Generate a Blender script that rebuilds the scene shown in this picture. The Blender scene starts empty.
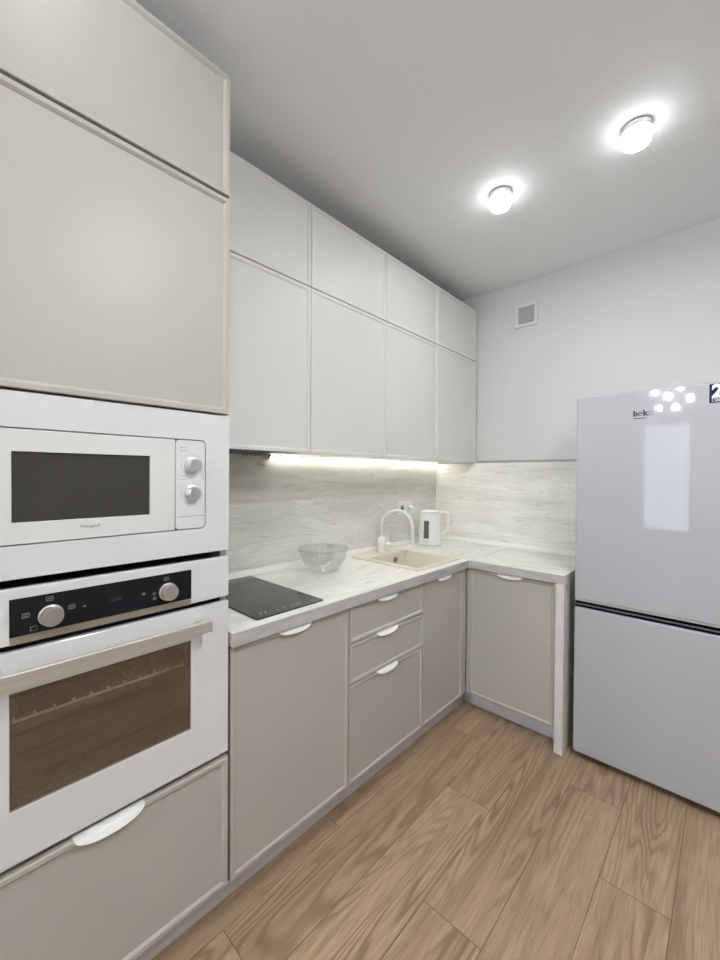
import bpy, bmesh, math, random
from mathutils import Vector, Matrix

random.seed(7)
scene = bpy.context.scene
COL = scene.collection
PI = math.pi

# ---------------------------------------------------------------- camera
cam_data = bpy.data.cameras.new('camera')
cam = bpy.data.objects.new('camera', cam_data)
COL.objects.link(cam)
RX = Vector((0.73156616, 0.68173442, 0.0070093))
RU = Vector((-0.01296881, 0.00363614, 0.99990929))
RF = Vector((-0.6816471, 0.7315907, -0.01150137))
cam.matrix_world = Matrix(((RX.x, RU.x, -RF.x, 1.63), (RX.y, RU.y, -RF.y, 0.0), (RX.z, RU.z, -RF.z, 1.3139), (0, 0, 0, 1)))
cam_data.sensor_fit = 'HORIZONTAL'
cam_data.sensor_width = 36.0
cam_data.lens = 399.687 / 720 * 36
cam_data.clip_start = 0.02
scene.camera = cam

# ---------------------------------------------------------------- world, exposure
LAMP = 8.0          # ceiling lamp diffusers
LAMP_FILL = 25.0     # diffusers of the unseen lamps added for fill light
LENS = 150.0          # bright undersides of the lamp pair in view
LENS_FILL_NEAR = 5.0  # undersides of the added lamps over the viewer
LENS_FILL_RIGHT = 780.0  # undersides of the added fill lamps on the right
CHAND = 480.0         # chandelier bulbs in the living zone
LEDS = 13.0          # strip under the wall cabinets
SKY = 3.6
world = bpy.data.worlds.new('world')
scene.world = world
world.use_nodes = True
wn = world.node_tree.nodes
wbg = wn['Background']
wbg.inputs[0].default_value = (0.80, 0.88, 1.0, 1)
wbg.inputs[1].default_value = SKY
vs = scene.view_settings
vs.view_transform = 'Standard'
vs.look = 'None'
vs.gamma = 1.0
vs.exposure = 0.47
vs.use_curve_mapping = False


# ---------------------------------------------------------------- material helpers
class NG:
    """small node-graph writer"""
    def __init__(s, name):
        s.m = bpy.data.materials.new(name)
        s.m.use_nodes = True
        s.nt = s.m.node_tree
        s.n = s.nt.nodes
        s.l = s.nt.links
        s.bsdf = s.n['Principled BSDF']
        s.out = s.n['Material Output']

    def put(s, sock, v):
        if isinstance(v, bpy.types.NodeSocket):
            s.l.new(v, sock)
        elif isinstance(v, (int, float)):
            sock.default_value = v
        else:
            v = tuple(v)
            try:
                sock.default_value = v
            except Exception:
                sock.default_value = v + (1.0,)

    def math(s, op, a, b=0.0, c=0.0, clamp=False):
        n = s.n.new('ShaderNodeMath')
        n.operation = op
        n.use_clamp = clamp
        s.put(n.inputs[0], a)
        s.put(n.inputs[1], b)
        s.put(n.inputs[2], c)
        return n.outputs[0]

    def pos(s):
        return s.n.new('ShaderNodeNewGeometry').outputs['Position']

    def sep(s, v):
        n = s.n.new('ShaderNodeSeparateXYZ')
        s.put(n.inputs[0], v)
        return n.outputs[0], n.outputs[1], n.outputs[2]

    def comb(s, x, y, z):
        n = s.n.new('ShaderNodeCombineXYZ')
        s.put(n.inputs[0], x)
        s.put(n.inputs[1], y)
        s.put(n.inputs[2], z)
        return n.outputs[0]

    def noise(s, vec, scale=1.0, detail=2.0, rough=0.5, dist=0.0, w=None):
        n = s.n.new('ShaderNodeTexNoise')
        if w is not None:
            n.noise_dimensions = '4D'
            s.put(n.inputs['W'], w)
        s.put(n.inputs['Vector'], vec)
        s.put(n.inputs['Scale'], scale)
        s.put(n.inputs['Detail'], detail)
        s.put(n.inputs['Roughness'], rough)
        s.put(n.inputs['Distortion'], dist)
        return n.outputs[0]

    def white(s, w):
        n = s.n.new('ShaderNodeTexWhiteNoise')
        n.noise_dimensions = '1D'
        s.put(n.inputs['W'], w)
        return n.outputs[0]

    def ramp(s, v, stops):
        n = s.n.new('ShaderNodeValToRGB')
        e = n.color_ramp.elements
        while len(e) < len(stops):
            e.new(0.5)
        for i, (p, c) in enumerate(stops):
            e[i].position = p
            e[i].color = tuple(c) + (1.0,) if not isinstance(c, float) else (c, c, c, 1.0)
        s.put(n.inputs[0], v)
        return n.outputs[0]

    def mix(s, f, a, b, mode='MIX'):
        n = s.n.new('ShaderNodeMix')
        n.data_type = 'RGBA'
        n.blend_type = mode
        s.put(n.inputs[0], f)
        s.put(n.inputs[6], a)
        s.put(n.inputs[7], b)
        return n.outputs[2]

    def bump(s, h, strength=0.2, dist=0.002):
        n = s.n.new('ShaderNodeBump')
        s.put(n.inputs['Height'], h)
        n.inputs['Strength'].default_value = strength
        n.inputs['Distance'].default_value = dist
        s.l.new(n.outputs[0], s.bsdf.inputs['Normal'])

    def set(s, **k):
        names = dict(col='Base Color', rough='Roughness', metal='Metallic', spec='Specular IOR Level', coat='Coat Weight', coatr='Coat Roughness',
                     ecol='Emission Color', estr='Emission Strength', alpha='Alpha', trans='Transmission Weight', ior='IOR')
        for a, v in k.items():
            s.put(s.bsdf.inputs[names[a]], v)
        return s.m


def plain(name, col, rough=0.5, metal=0.0, spec=0.5, coat=0.0, coatr=0.05, grain=0.0, gscale=60):
    g = NG(name)
    c = tuple(col)
    if grain > 0:
        nz = g.noise(g.pos(), gscale, 3.0, 0.6)
        lo = tuple(x * (1 - grain) for x in c)
        hi = tuple(min(1, x * (1 + grain)) for x in c)
        cc = g.ramp(nz, [(0.3, lo), (0.7, hi)])
        return g.set(col=cc, rough=rough, metal=metal, spec=spec, coat=coat, coatr=coatr)
    return g.set(col=c, rough=rough, metal=metal, spec=spec, coat=coat, coatr=coatr)


def emitter(name, col, strength):
    g = NG(name)
    return g.set(col=(0.9, 0.9, 0.9), ecol=col, estr=strength)


def glassy(name, tint, refl, rough=0.02):
    """clear pane: transparent tinted body with a mirror share that rises towards grazing view"""
    g = NG(name)
    tr = g.n.new('ShaderNodeBsdfTransparent')
    tr.inputs[0].default_value = tuple(tint) + (1,)
    gl = g.n.new('ShaderNodeBsdfGlossy')
    gl.inputs['Roughness'].default_value = rough
    gl.inputs[0].default_value = (0.95, 0.95, 0.95, 1)
    lw_ = g.n.new('ShaderNodeLayerWeight')
    sch = g.math('MULTIPLY', g.math('POWER', lw_.outputs['Facing'], 4.0), 0.85)
    f = g.math('ADD', sch, refl, clamp=True)
    mx = g.n.new('ShaderNodeMixShader')
    g.l.new(f, mx.inputs[0])
    g.l.new(tr.outputs[0], mx.inputs[1])
    g.l.new(gl.outputs[0], mx.inputs[2])
    g.l.new(mx.outputs[0], g.out.inputs[0])
    return g.m


def brushed(name, col, rough, axis):
    g = NG(name)
    x, y, z = g.sep(g.pos())
    sc = {'x': (4, 300, 300), 'y': (300, 4, 300), 'z': (300, 300, 4)}[axis]
    v = g.comb(g.math('MULTIPLY', x, sc[0]), g.math('MULTIPLY', y, sc[1]), g.math('MULTIPLY', z, sc[2]))
    nz = g.noise(v, 1.0, 3.0)
    c = g.ramp(nz, [(0.25, tuple(q * 0.88 for q in col)), (0.75, tuple(min(1, q * 1.08) for q in col))])
    return g.set(col=c, rough=rough, metal=0.75)


def whitewood(name, axis):
    """white-washed plank decor; axis = direction of the grain"""
    g = NG(name)
    x, y, z = g.sep(g.pos())
    if axis == 'y':
        a, b, c = y, z, x
    elif axis == 'x':
        a, b, c = x, z, y
    else:
        a, b, c = z, x, y
    bb = g.math('ADD', b, g.math('MULTIPLY', c, 0.83))
    warp = g.noise(g.comb(g.math('MULTIPLY', a, 2.2), g.math('MULTIPLY', bb, 6.0), 3.1), 1.0, 3.0, 0.5)
    bw = g.math('ADD', bb, g.math('MULTIPLY', g.math('SUBTRACT', warp, 0.5), 0.16))
    cloud = g.noise(g.comb(g.math('MULTIPLY', a, 1.6), g.math('MULTIPLY', bw, 7.0), 0.0), 1.0, 4.0, 0.55)
    streak = g.noise(g.comb(g.math('MULTIPLY', a, 4.5), g.math('MULTIPLY', bw, 75.0), 5.0), 1.0, 5.0, 0.65)
    fine = g.noise(g.comb(g.math('MULTIPLY', a, 22.0), g.math('MULTIPLY', bw, 260.0), 9.0), 1.0, 2.0, 0.6)
    base = g.ramp(cloud, [(0.28, (0.66, 0.65, 0.61)), (0.50, (0.78, 0.77, 0.725)), (0.74, (0.88, 0.87, 0.825))])
    st = g.ramp(streak, [(0.28, (0.78, 0.78, 0.775)), (0.47, (0.97, 0.97, 0.965)), (0.8, (1.04, 1.04, 1.035))])
    fi = g.ramp(fine, [(0.25, (0.93, 0.93, 0.925)), (0.6, (1.02, 1.02, 1.015))])
    m1 = g.mix(1.0, base, st, 'MULTIPLY')
    m2 = g.mix(1.0, m1, fi, 'MULTIPLY')
    # short dark cracks
    crack = g.noise(g.comb(g.math('MULTIPLY', a, 7.0), g.math('MULTIPLY', bw, 120.0), 21.0), 1.0, 2.0, 0.5)
    cm = g.ramp(crack, [(0.66, 0.0), (0.72, 1.0)])
    m3 = g.mix(g.math('MULTIPLY', cm, 0.55), m2, (0.30, 0.29, 0.27))
    g.bump(streak, 0.12, 0.001)
    return g.set(col=m3, rough=0.55, spec=0.35)


def edge_decor(name, axis):
    """greyer edge band of the washed wood with small dark pores"""
    g = NG(name)
    x, y, z = g.sep(g.pos())
    a, b = {'y': (y, z), 'x': (x, z), 'z': (z, x)}[axis]
    n1 = g.noise(g.comb(g.math('MULTIPLY', a, 9.0), g.math('MULTIPLY', b, 60.0), 2.0), 1.0, 3.0, 0.6)
    n2 = g.noise(g.comb(g.math('MULTIPLY', a, 90.0), g.math('MULTIPLY', b, 190.0), 7.0), 1.0, 1.0, 0.5)
    lo = 0.40 if axis != 'z' else 0.60
    c = g.ramp(n1, [(0.3, (lo, lo * 0.99, lo * 0.97)), (0.7, (lo + 0.12, lo + 0.115, lo + 0.10))])
    c = g.mix(g.ramp(n2, [(0.67, 0.0), (0.73, 0.6)]), c, (0.20, 0.195, 0.185))
    return g.set(col=c, rough=0.5, spec=0.35)


def oak_floor():
    g = NG('oak laminate planks')
    x, y, z = g.sep(g.pos())
    W, L = 0.1885, 1.285
    u = g.math('DIVIDE', g.math('SUBTRACT', x, 0.572), W)
    idx = g.math('FLOOR', u)
    fu = g.math('SUBTRACT', u, idx)
    m3 = g.math('FLOORED_MODULO', idx, 3.0)
    # end joints: row 0 at 0.57, row 1 at 0.207, row 2 at 1.035
    is1 = g.math('COMPARE', m3, 1.0, 0.1)
    is2 = g.math('COMPARE', m3, 2.0, 0.1)
    off = g.math('ADD', 0.57, g.math('ADD', g.math('MULTIPLY', is1, -0.363), g.math('MULTIPLY', is2, 0.465)))
    v = g.math('DIVIDE', g.math('SUBTRACT', y, off), L)
    jdx = g.math('FLOOR', v)
    fv = g.math('SUBTRACT', v, jdx)
    seed = g.white(g.math('ADD', g.math('MULTIPLY', idx, 17.31), g.math('MULTIPLY', jdx, 5.77)))
    seed2 = g.white(g.math('ADD', g.math('MULTIPLY', idx, 3.17), g.math('ADD', g.math('MULTIPLY', jdx, 9.11), 40.0)))
    sx = g.math('MULTIPLY', seed, 50.0)
    # cathedral figure: contour lines of a stretched noise
    fieldv = g.comb(g.math('ADD', g.math('MULTIPLY', x, 6.0), sx), g.math('MULTIPLY', y, 0.75), g.math('MULTIPLY', seed2, 30.0))
    field = g.noise(fieldv, 1.0, 2.0, 0.45, 0.25)
    wob = g.noise(g.comb(g.math('MULTIPLY', x, 40.0), g.math('MULTIPLY', y, 5.0), sx), 1.0, 3.0, 0.6)
    ph = g.math('ADD', g.math('MULTIPLY', field, 120.0), g.math('MULTIPLY', wob, 2.2))
    ring = g.math('MULTIPLY_ADD', g.math('SINE', ph), 0.5, 0.5)
    ring = g.math('POWER', ring, 2.2)
    pore = g.noise(g.comb(g.math('MULTIPLY', x, 330.0), g.math('MULTIPLY', y, 9.0), sx), 1.0, 3.0, 0.65)
    streak = g.noise(g.comb(g.math('MULTIPLY', x, 17.0), g.math('MULTIPLY', y, 0.7), sx), 1.0, 3.0, 0.55)
    amp = g.noise(g.comb(g.math('MULTIPLY', x, 5.0), g.math('MULTIPLY', y, 0.8), g.math('ADD', sx, 7.0)), 1.0, 1.0)
    base = g.ramp(streak, [(0.26, (0.28, 0.188, 0.118)), (0.46, (0.415, 0.290, 0.190)), (0.74, (0.50, 0.357, 0.243))])
    tone = g.ramp(seed2, [(0.0, (0.93, 0.92, 0.91)), (1.0, (1.06, 1.06, 1.06))])
    base = g.mix(1.0, base, tone, 'MULTIPLY')
    rf = g.math('MULTIPLY', ring, g.ramp(amp, [(0.40, 0.06), (0.66, 0.78)]))
    c1 = g.mix(rf, base, (0.175, 0.108, 0.062))
    pf = g.ramp(pore, [(0.36, 0.60), (0.55, 0.0)])
    c2 = g.mix(pf, c1, (0.21, 0.13, 0.076))
    # joints
    du = g.math('MULTIPLY', g.math('MINIMUM', fu, g.math('SUBTRACT', 1.0, fu)), W)
    dv = g.math('MULTIPLY', g.math('MINIMUM', fv, g.math('SUBTRACT', 1.0, fv)), L)
    d = g.math('MINIMUM', du, dv)
    jf = g.ramp(g.math('MULTIPLY', d, 100.0), [(0.06, 1.0), (0.17, 0.0)])
    c3 = g.mix(g.math('MULTIPLY', jf, 0.8), c2, (0.075, 0.044, 0.026))
    h = g.math('SUBTRACT', g.math('MULTIPLY', pore, 0.3), jf)
    g.bump(h, 0.15, 0.001)
    return g.set(col=c3, rough=0.42, spec=0.45)


M = {}
M['wall'] = plain('white wall paint', (0.635, 0.632, 0.628), 0.9, grain=0.012, gscale=90)
M['ceil'] = plain('white stretch ceiling', (0.875, 0.89, 0.905), 0.75, grain=0.008)
M['floor'] = oak_floor()
M['cash'] = plain('cashmere matt lacquer', (0.452, 0.428, 0.388), 0.42, spec=0.4, grain=0.012, gscale=200)
M['light'] = plain('pale grey matt lacquer', (0.70, 0.695, 0.665), 0.42, spec=0.4, grain=0.008, gscale=200)
M['carc'] = plain('white carcass board', (0.72, 0.72, 0.70), 0.5)
M['kick'] = plain('pale plinth board', (0.60, 0.59, 0.575), 0.45)
M['woodY'] = whitewood('white washed wood along the long wall', 'y')
M['woodX'] = whitewood('white washed wood along the back wall', 'x')
M['woodZ'] = whitewood('white washed wood upright', 'z')
M['edgeY'] = edge_decor('grey washed edge along the long wall', 'y')
M['edgeX'] = edge_decor('grey washed edge along the return', 'x')
M['edgeZ'] = edge_decor('washed edge of the upright panel', 'z')
M['upst'] = plain('off white plastic upstand', (0.80, 0.80, 0.76), 0.4)
M['alu'] = plain('satin aluminium', (0.62, 0.62, 0.62), 0.35, metal=1.0)
M['white'] = plain('white plastic', (0.82, 0.82, 0.815), 0.3, spec=0.5)
M['mwdoor'] = plain('white microwave door', (0.70, 0.705, 0.69), 0.25)
M['wglass'] = plain('white enamelled glass', (0.68, 0.685, 0.69), 0.12, spec=0.5)
M['wpanel'] = plain('cool white trim panel', (0.685, 0.69, 0.70), 0.3)
M['black'] = plain('black glass', (0.012, 0.012, 0.016), 0.08, spec=0.5)
M['gapblack'] = plain('black rubber', (0.006, 0.006, 0.008), 0.8, spec=0.1)
M['dark'] = plain('dark enamel', (0.045, 0.043, 0.042), 0.35)
M['steelY'] = brushed('brushed steel bar', (0.76, 0.735, 0.69), 0.36, 'y')
M['steelX'] = plain('turned steel', (0.74, 0.73, 0.71), 0.30, metal=0.9)
M['mwglass'] = glassy('dark microwave window', (0.85, 0.85, 0.85), 0.03, 0.05)
M['ovglass'] = glassy('brown tinted oven window', (0.82, 0.79, 0.74), 0.16, 0.02)
M['bowl'] = glassy('clear bowl glass', (0.90, 0.905, 0.905), 0.10, 0.03)
M['pane'] = glassy('window pane glass', (0.97, 0.98, 0.98), 0.0, 0.0)
M['hob'] = plain('dark ceramic glass', (0.045, 0.044, 0.043), 0.12, spec=0.6)
M['mark'] = plain('grey printed marks', (0.32, 0.32, 0.32), 0.4)
M['hobmark'] = plain('pale printed marks', (0.14, 0.14, 0.135), 0.4)
M['sink'] = plain('beige granite composite', (0.69, 0.63, 0.54), 0.5, grain=0.10, gscale=500)
M['tap'] = plain('white tap lacquer', (0.80, 0.80, 0.77), 0.25)
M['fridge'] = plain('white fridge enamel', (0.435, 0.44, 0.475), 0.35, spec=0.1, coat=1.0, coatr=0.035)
M['navy'] = plain('navy sticker', (0.010, 0.013, 0.050), 0.5, spec=0.15)
M['ink'] = plain('dark print', (0.02, 0.02, 0.03), 0.4)
M['blueink'] = plain('blue print', (0.16, 0.18, 0.42), 0.4)
M['greyink_shade'] = plain('grey print and gap shadow', (0.22, 0.22, 0.22), 0.4)  # also paints the shadow line above the ceiling lamps
M['paleink'] = plain('white print', (0.85, 0.85, 0.87), 0.4)
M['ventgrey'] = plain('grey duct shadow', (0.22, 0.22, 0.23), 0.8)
M['lamp'] = emitter('lit lamp diffuser', (0.950, 0.982, 1.0), LAMP)
M['lamp_fill'] = emitter('added fill lamp diffuser', (0.950, 0.982, 1.0), LAMP_FILL)
M['lens'] = emitter('lit lamp underside', (0.950, 0.982, 1.0), LENS)
M['lens_fill_near'] = emitter('added fill lamp underside overhead', (0.950, 0.982, 1.0), LENS_FILL_NEAR)
M['lens_fill_right'] = emitter('added fill lamp underside to the right', (0.950, 0.982, 1.0), LENS_FILL_RIGHT)
M['bulb'] = emitter('lit chandelier bulb', (0.950, 0.982, 1.0), CHAND)
M['led'] = emitter('lit strip diffuser', (1.0, 0.97, 0.86), LEDS)
M['kwin'] = plain('smoky water gauge', (0.13, 0.13, 0.118), 0.12)
M['doorwood'] = plain('grey brown door veneer', (0.16, 0.14, 0.125), 0.4)


# ---------------------------------------------------------------- geometry helpers
ORG = {}


def B():
    return bmesh.new()


def box(bm, x0, x1, y0, y1, z0, z1):
    vs_ = [bm.verts.new(p) for p in ((x0, y0, z0), (x1, y0, z0), (x1, y1, z0), (x0, y1, z0), (x0, y0, z1), (x1, y0, z1), (x1, y1, z1), (x0, y1, z1))]
    for f in ((3, 2, 1, 0), (4, 5, 6, 7), (0, 1, 5, 4), (1, 2, 6, 5), (2, 3, 7, 6), (3, 0, 4, 7)):
        bm.faces.new([vs_[i] for i in f])
    return bm


def tube(bm, pts, r, seg=12, cap=True):
    pts = [Vector(p) for p in pts]
    rs = r if isinstance(r, (list, tuple)) else [r] * len(pts)
    rings = []
    t0 = (pts[1] - pts[0]).normalized()
    up = Vector((0, 0, 1)) if abs(t0.z) < 0.9 else Vector((1, 0, 0))
    nrm = t0.cross(up).normalized()
    for i, p in enumerate(pts):
        if i == 0:
            t = t0
        elif i == len(pts) - 1:
            t = (pts[i] - pts[i - 1]).normalized()
        else:
            t = (pts[i + 1] - pts[i - 1]).normalized()
        nrm = (nrm - t * nrm.dot(t)).normalized()
        bn = t.cross(nrm)
        rings.append([bm.verts.new(p + (nrm * math.cos(a) + bn * math.sin(a)) * rs[i]) for a in [2 * PI * k / seg for k in range(seg)]])
    for a, b in zip(rings, rings[1:]):
        for k in range(seg):
            bm.faces.new((a[k], a[(k + 1) % seg], b[(k + 1) % seg], b[k]))
    if cap:
        bm.faces.new(rings[0][::-1])
        bm.faces.new(rings[-1])
    return bm


def lathe(bm, prof, origin, axis='z', seg=40):
    """prof: list of (radius, height). a radius of 0 closes the end"""
    o = Vector(origin)
    ax = {'z': (Vector((1, 0, 0)), Vector((0, 1, 0)), Vector((0, 0, 1))),
          'x': (Vector((0, 1, 0)), Vector((0, 0, 1)), Vector((1, 0, 0))),
          'y': (Vector((0, 0, 1)), Vector((1, 0, 0)), Vector((0, 1, 0)))}[axis]
    rings = []
    for r, h in prof:
        if r <= 1e-6:
            rings.append([bm.verts.new(o + ax[2] * h)])
        else:
            rings.append([bm.verts.new(o + (ax[0] * math.cos(2 * PI * k / seg) + ax[1] * math.sin(2 * PI * k / seg)) * r + ax[2] * h) for k in range(seg)])
    for a, b in zip(rings, rings[1:]):
        for k in range(seg):
            k2 = (k + 1) % seg
            if len(a) == 1 and len(b) == 1:
                continue
            if len(a) == 1:
                bm.faces.new((a[0], b[k2], b[k]))
            elif len(b) == 1:
                bm.faces.new((a[k], a[k2], b[0]))
            else:
                bm.faces.new((a[k], a[k2], b[k2], b[k]))
    return bm


def link(name, bm, m, parent=None, smooth=False, bevel=0.0, seg=2, loc=None, angle=35):
    """one mesh object; vertices are given in room coordinates"""
    root = parent
    while root is not None and root.parent is not None:
        root = root.parent
    if root is not None:
        o0 = ORG[root.name]
    else:
        o0 = Vector(loc) if loc is not None else Vector((0, 0, 0))
    for v in bm.verts:
        v.co -= o0
    bmesh.ops.recalc_face_normals(bm, faces=bm.faces[:])
    me = bpy.data.meshes.new(name)
    bm.to_mesh(me)
    bm.free()
    me.materials.append(M[m] if isinstance(m, str) else m)
    ob = bpy.data.objects.new(name, me)
    COL.objects.link(ob)
    if parent is not None:
        ob.parent = parent
    else:
        ob.location = o0
        ORG[ob.name] = o0
    if smooth:
        for p in me.polygons:
            p.use_smooth = True
        try:
            me.set_sharp_from_angle(angle=math.radians(angle))
        except Exception:
            pass
    if bevel > 0:
        md = ob.modifiers.new('bevel', 'BEVEL')
        md.width = bevel
        md.segments = seg
        md.limit_method = 'ANGLE'
        md.angle_limit = math.radians(40)
    return ob


def thing(name, label, cat, loc, group=None):
    o = bpy.data.objects.new(name, None)
    o.empty_display_size = 0.05
    COL.objects.link(o)
    o.location = loc
    ORG[o.name] = Vector(loc)
    o['label'] = label
    o['category'] = cat
    if group:
        o['group'] = group
    return o


def tag(o, label, cat, group=None):
    o['label'] = label
    o['category'] = cat
    if group:
        o['group'] = group
    return o


def struct(name, bm, m, **k):
    o = link(name, bm, m, **k)
    o['kind'] = 'structure'
    return o


def mapper(face):
    """(u, v, n) -> room; face 'X' looks along +X, 'Y' along -Y, 'N' along +Y, 'W' along -X; given the front plane"""
    kind, plane = face
    if kind == 'X':
        return lambda u, v, n: (plane + n, u, v)
    if kind == 'N':
        return lambda u, v, n: (u, plane + n, v)
    if kind == 'W':
        return lambda u, v, n: (plane - n, u, v)
    return lambda u, v, n: (u, plane - n, v)


def front(name, face, u0, u1, v0, v1, m, parent, th=0.018, fw=0.0165, rec=0.0045, bev=0.005):
    """cabinet front: thin raised rim, sloped inner edge, flat sunk panel"""
    mp = mapper(face)
    bm = B()

    def ring(ins, n):
        return [bm.verts.new(mp(a, b, n)) for a, b in ((u0 + ins, v0 + ins), (u1 - ins, v0 + ins), (u1 - ins, v1 - ins), (u0 + ins, v1 - ins))]
    rr = [ring(0, -th), ring(0, -0.0015), ring(0.0015, 0), ring(fw - bev, 0), ring(fw, -rec * 0.75), ring(fw + 0.001, -rec)]
    bm.faces.new(rr[0][::-1])
    for a, b in zip(rr, rr[1:]):
        for k in range(4):
            bm.faces.new((a[k], a[(k + 1) % 4], b[(k + 1) % 4], b[k]))
    bm.faces.new(rr[-1])
    return link(name, bm, m, parent)


def pull(face, uc, v, parent, half=0.069, drop=0.0145):
    """half-moon edge pull hooked over the top edge of a front"""
    mp = mapper(face)
    bm = B()
    N, K = 24, 6
    t = 0.0022
    def P(i, k):
        s = -1 + 2 * i / N
        d = drop * (max(0.0, 1 - abs(s) ** 2.6)) ** 0.62 + 0.0012
        q = k / K
        out = 0.003 + (0.011 * (max(0.0, 1 - s * s)) ** 0.5) * q ** 0.8
        return uc + half * s, v - d * q, out
    fr = [[bm.verts.new(mp(*P(i, k))) for k in range(K + 1)] for i in range(N + 1)]
    bk = [[bm.verts.new(mp(P(i, k)[0], P(i, k)[1], P(i, k)[2] - t)) for k in range(K + 1)] for i in range(N + 1)]
    for i in range(N):
        for k in range(K):
            bm.faces.new((fr[i][k], fr[i + 1][k], fr[i + 1][k + 1], fr[i][k + 1]))
            bm.faces.new((bk[i][k + 1], bk[i + 1][k + 1], bk[i + 1][k], bk[i][k]))
        bm.faces.new((fr[i][K], fr[i + 1][K], bk[i + 1][K], bk[i][K]))
        bm.faces.new((fr[i + 1][0], fr[i][0], bk[i][0], bk[i + 1][0]))
    for i in (0, N):
        for k in range(K):
            bm.faces.new((fr[i][k], fr[i][k + 1], bk[i][k + 1], bk[i][k]))
    # flange lying on the top edge of the front
    p0 = mp(uc - half, v, 0.003)
    p1 = mp(uc + half, v + 0.0016, -0.016)
    box(bm, min(p0[0], p1[0]), max(p0[0], p1[0]), min(p0[1], p1[1]), max(p0[1], p1[1]), p0[2], p1[2])
    o = link('handle', bm, 'white', parent, smooth=True, angle=45)
    o['label'] = 'white half-moon edge pull'
    return o


def lettering(name, text, size, face, u, v, n, m, parent, shear=0.0, bold=0.0, depth=0.0003, align='LEFT', rot=0.0, sx=1.0):
    cu = bpy.data.curves.new('lettering', 'FONT')
    cu.body = text
    cu.size = size
    cu.shear = shear
    cu.offset = bold
    cu.extrude = depth
    cu.align_x = align
    tmp = bpy.data.objects.new('lettering_source', cu)
    COL.objects.link(tmp)
    dg = bpy.context.evaluated_depsgraph_get()
    me = bpy.data.meshes.new_from_object(tmp.evaluated_get(dg))
    bm = B()
    bm.from_mesh(me)
    bpy.data.objects.remove(tmp)
    bpy.data.curves.remove(cu)
    bpy.data.meshes.remove(me)
    mp = mapper(face)
    c, s = math.cos(rot), math.sin(rot)
    for vt in bm.verts:
        a, b, d = vt.co
        a *= sx
        a, b = a * c - b * s, a * s + b * c
        vt.co = Vector(mp(u + a, v + b, n + d))
    return link(name, bm, m, parent)


def slab(name, face, u0, u1, v0, v1, n0, n1, m, parent, bevel=0.0, **k):
    mp = mapper(face)
    p, q = mp(u0, v0, n0), mp(u1, v1, n1)
    bm = B()
    box(bm, min(p[0], q[0]), max(p[0], q[0]), min(p[1], q[1]), max(p[1], q[1]), min(p[2], q[2]), max(p[2], q[2]))
    return link(name, bm, m, parent, bevel=bevel, **k)


def window_frame(face, rect, hole, n0, n1, rad=0.0, seg=6):
    """flat plate with a rectangular opening (rounded by rad)"""
    mp = mapper(face)
    bm = B()

    def loop(r, rd, n):
        u0, u1, v0, v1 = r
        pts = []
        for cx, cy, a0 in ((u1 - rd, v1 - rd, 0), (u0 + rd, v1 - rd, PI / 2), (u0 + rd, v0 + rd, PI), (u1 - rd, v0 + rd, 3 * PI / 2)):
            for k in range(seg + 1):
                a = a0 + PI / 2 * k / seg
                pts.append(bm.verts.new(mp(cx + rd * math.cos(a), cy + rd * math.sin(a), n)))
        return pts
    o1, i1 = loop(rect, 0.0004, n1), loop(hole, max(rad, 0.0004), n1)
    o0, i0 = loop(rect, 0.0004, n0), loop(hole, max(rad, 0.0004), n0)
    L = len(o1)
    for k in range(L):
        k2 = (k + 1) % L
        bm.faces.new((o1[k], o1[k2], i1[k2], i1[k]))
        bm.faces.new((o0[k2], o0[k], i0[k], i0[k2]))
        bm.faces.new((o0[k], o0[k2], o1[k2], o1[k]))
        bm.faces.new((i1[k], i1[k2], i0[k2], i0[k]))
    return bm


def rounded_plate(face, u0, u1, v0, v1, n0, n1, rd, seg=6):
    mp = mapper(face)
    bm = B()
    tops, bots = [], []
    for cx, cy, a0 in ((u1 - rd, v1 - rd, 0), (u0 + rd, v1 - rd, PI / 2), (u0 + rd, v0 + rd, PI), (u1 - rd, v0 + rd, 3 * PI / 2)):
        for k in range(seg + 1):
            a = a0 + PI / 2 * k / seg
            p = (cx + rd * math.cos(a), cy + rd * math.sin(a))
            tops.append(bm.verts.new(mp(p[0], p[1], n1)))
            bots.append(bm.verts.new(mp(p[0], p[1], n0)))
    L = len(tops)
    bm.faces.new(tops)
    bm.faces.new(bots[::-1])
    for k in range(L):
        bm.faces.new((bots[k], bots[(k + 1) % L], tops[(k + 1) % L], tops[k]))
    return bm


# ================================================================= room shell
H = 2.569
YB = 2.5965
XR = 2.75
YN = -4.0
struct('floor', box(B(), -0.1, XR + 0.1, YN - 0.1, YB + 0.1, -0.08, 0.0), 'floor')
struct('ceiling', box(B(), -0.1, XR + 0.1, YN - 0.1, YB + 0.1, H, H + 0.08), 'ceil')
struct('wall_left', box(B(), -0.1, 0.0, YN - 0.1, YB + 0.1, 0.0, H), 'wall')
struct('wall_back', box(B(), 0.0, XR, YB, YB + 0.1, 0.0, H), 'wall')


def pane_wall(name, face, a0, a1, th, openings):
    """wall with openings: face gives its room-side plane, openings are (u0, u1, z0, z1)"""
    mp_ = mapper(face)

    def bb(bm_, u0, u1, z0, z1, n0=-th, n1=0.0):
        p_, q_ = mp_(u0, z0, n0), mp_(u1, z1, n1)
        box(bm_, min(p_[0], q_[0]), max(p_[0], q_[0]), min(p_[1], q_[1]), max(p_[1], q_[1]), z0, z1)
    bm_ = B()
    cur = a0
    for u0, u1, z0, z1 in openings:
        bb(bm_, cur, u0, 0.0, H)
        bb(bm_, u0, u1, 0.0, z0)
        bb(bm_, u0, u1, z1, H)
        cur = u1
    bb(bm_, cur, a1, 0.0, H)
    struct(name, bm_, 'wall')


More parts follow.
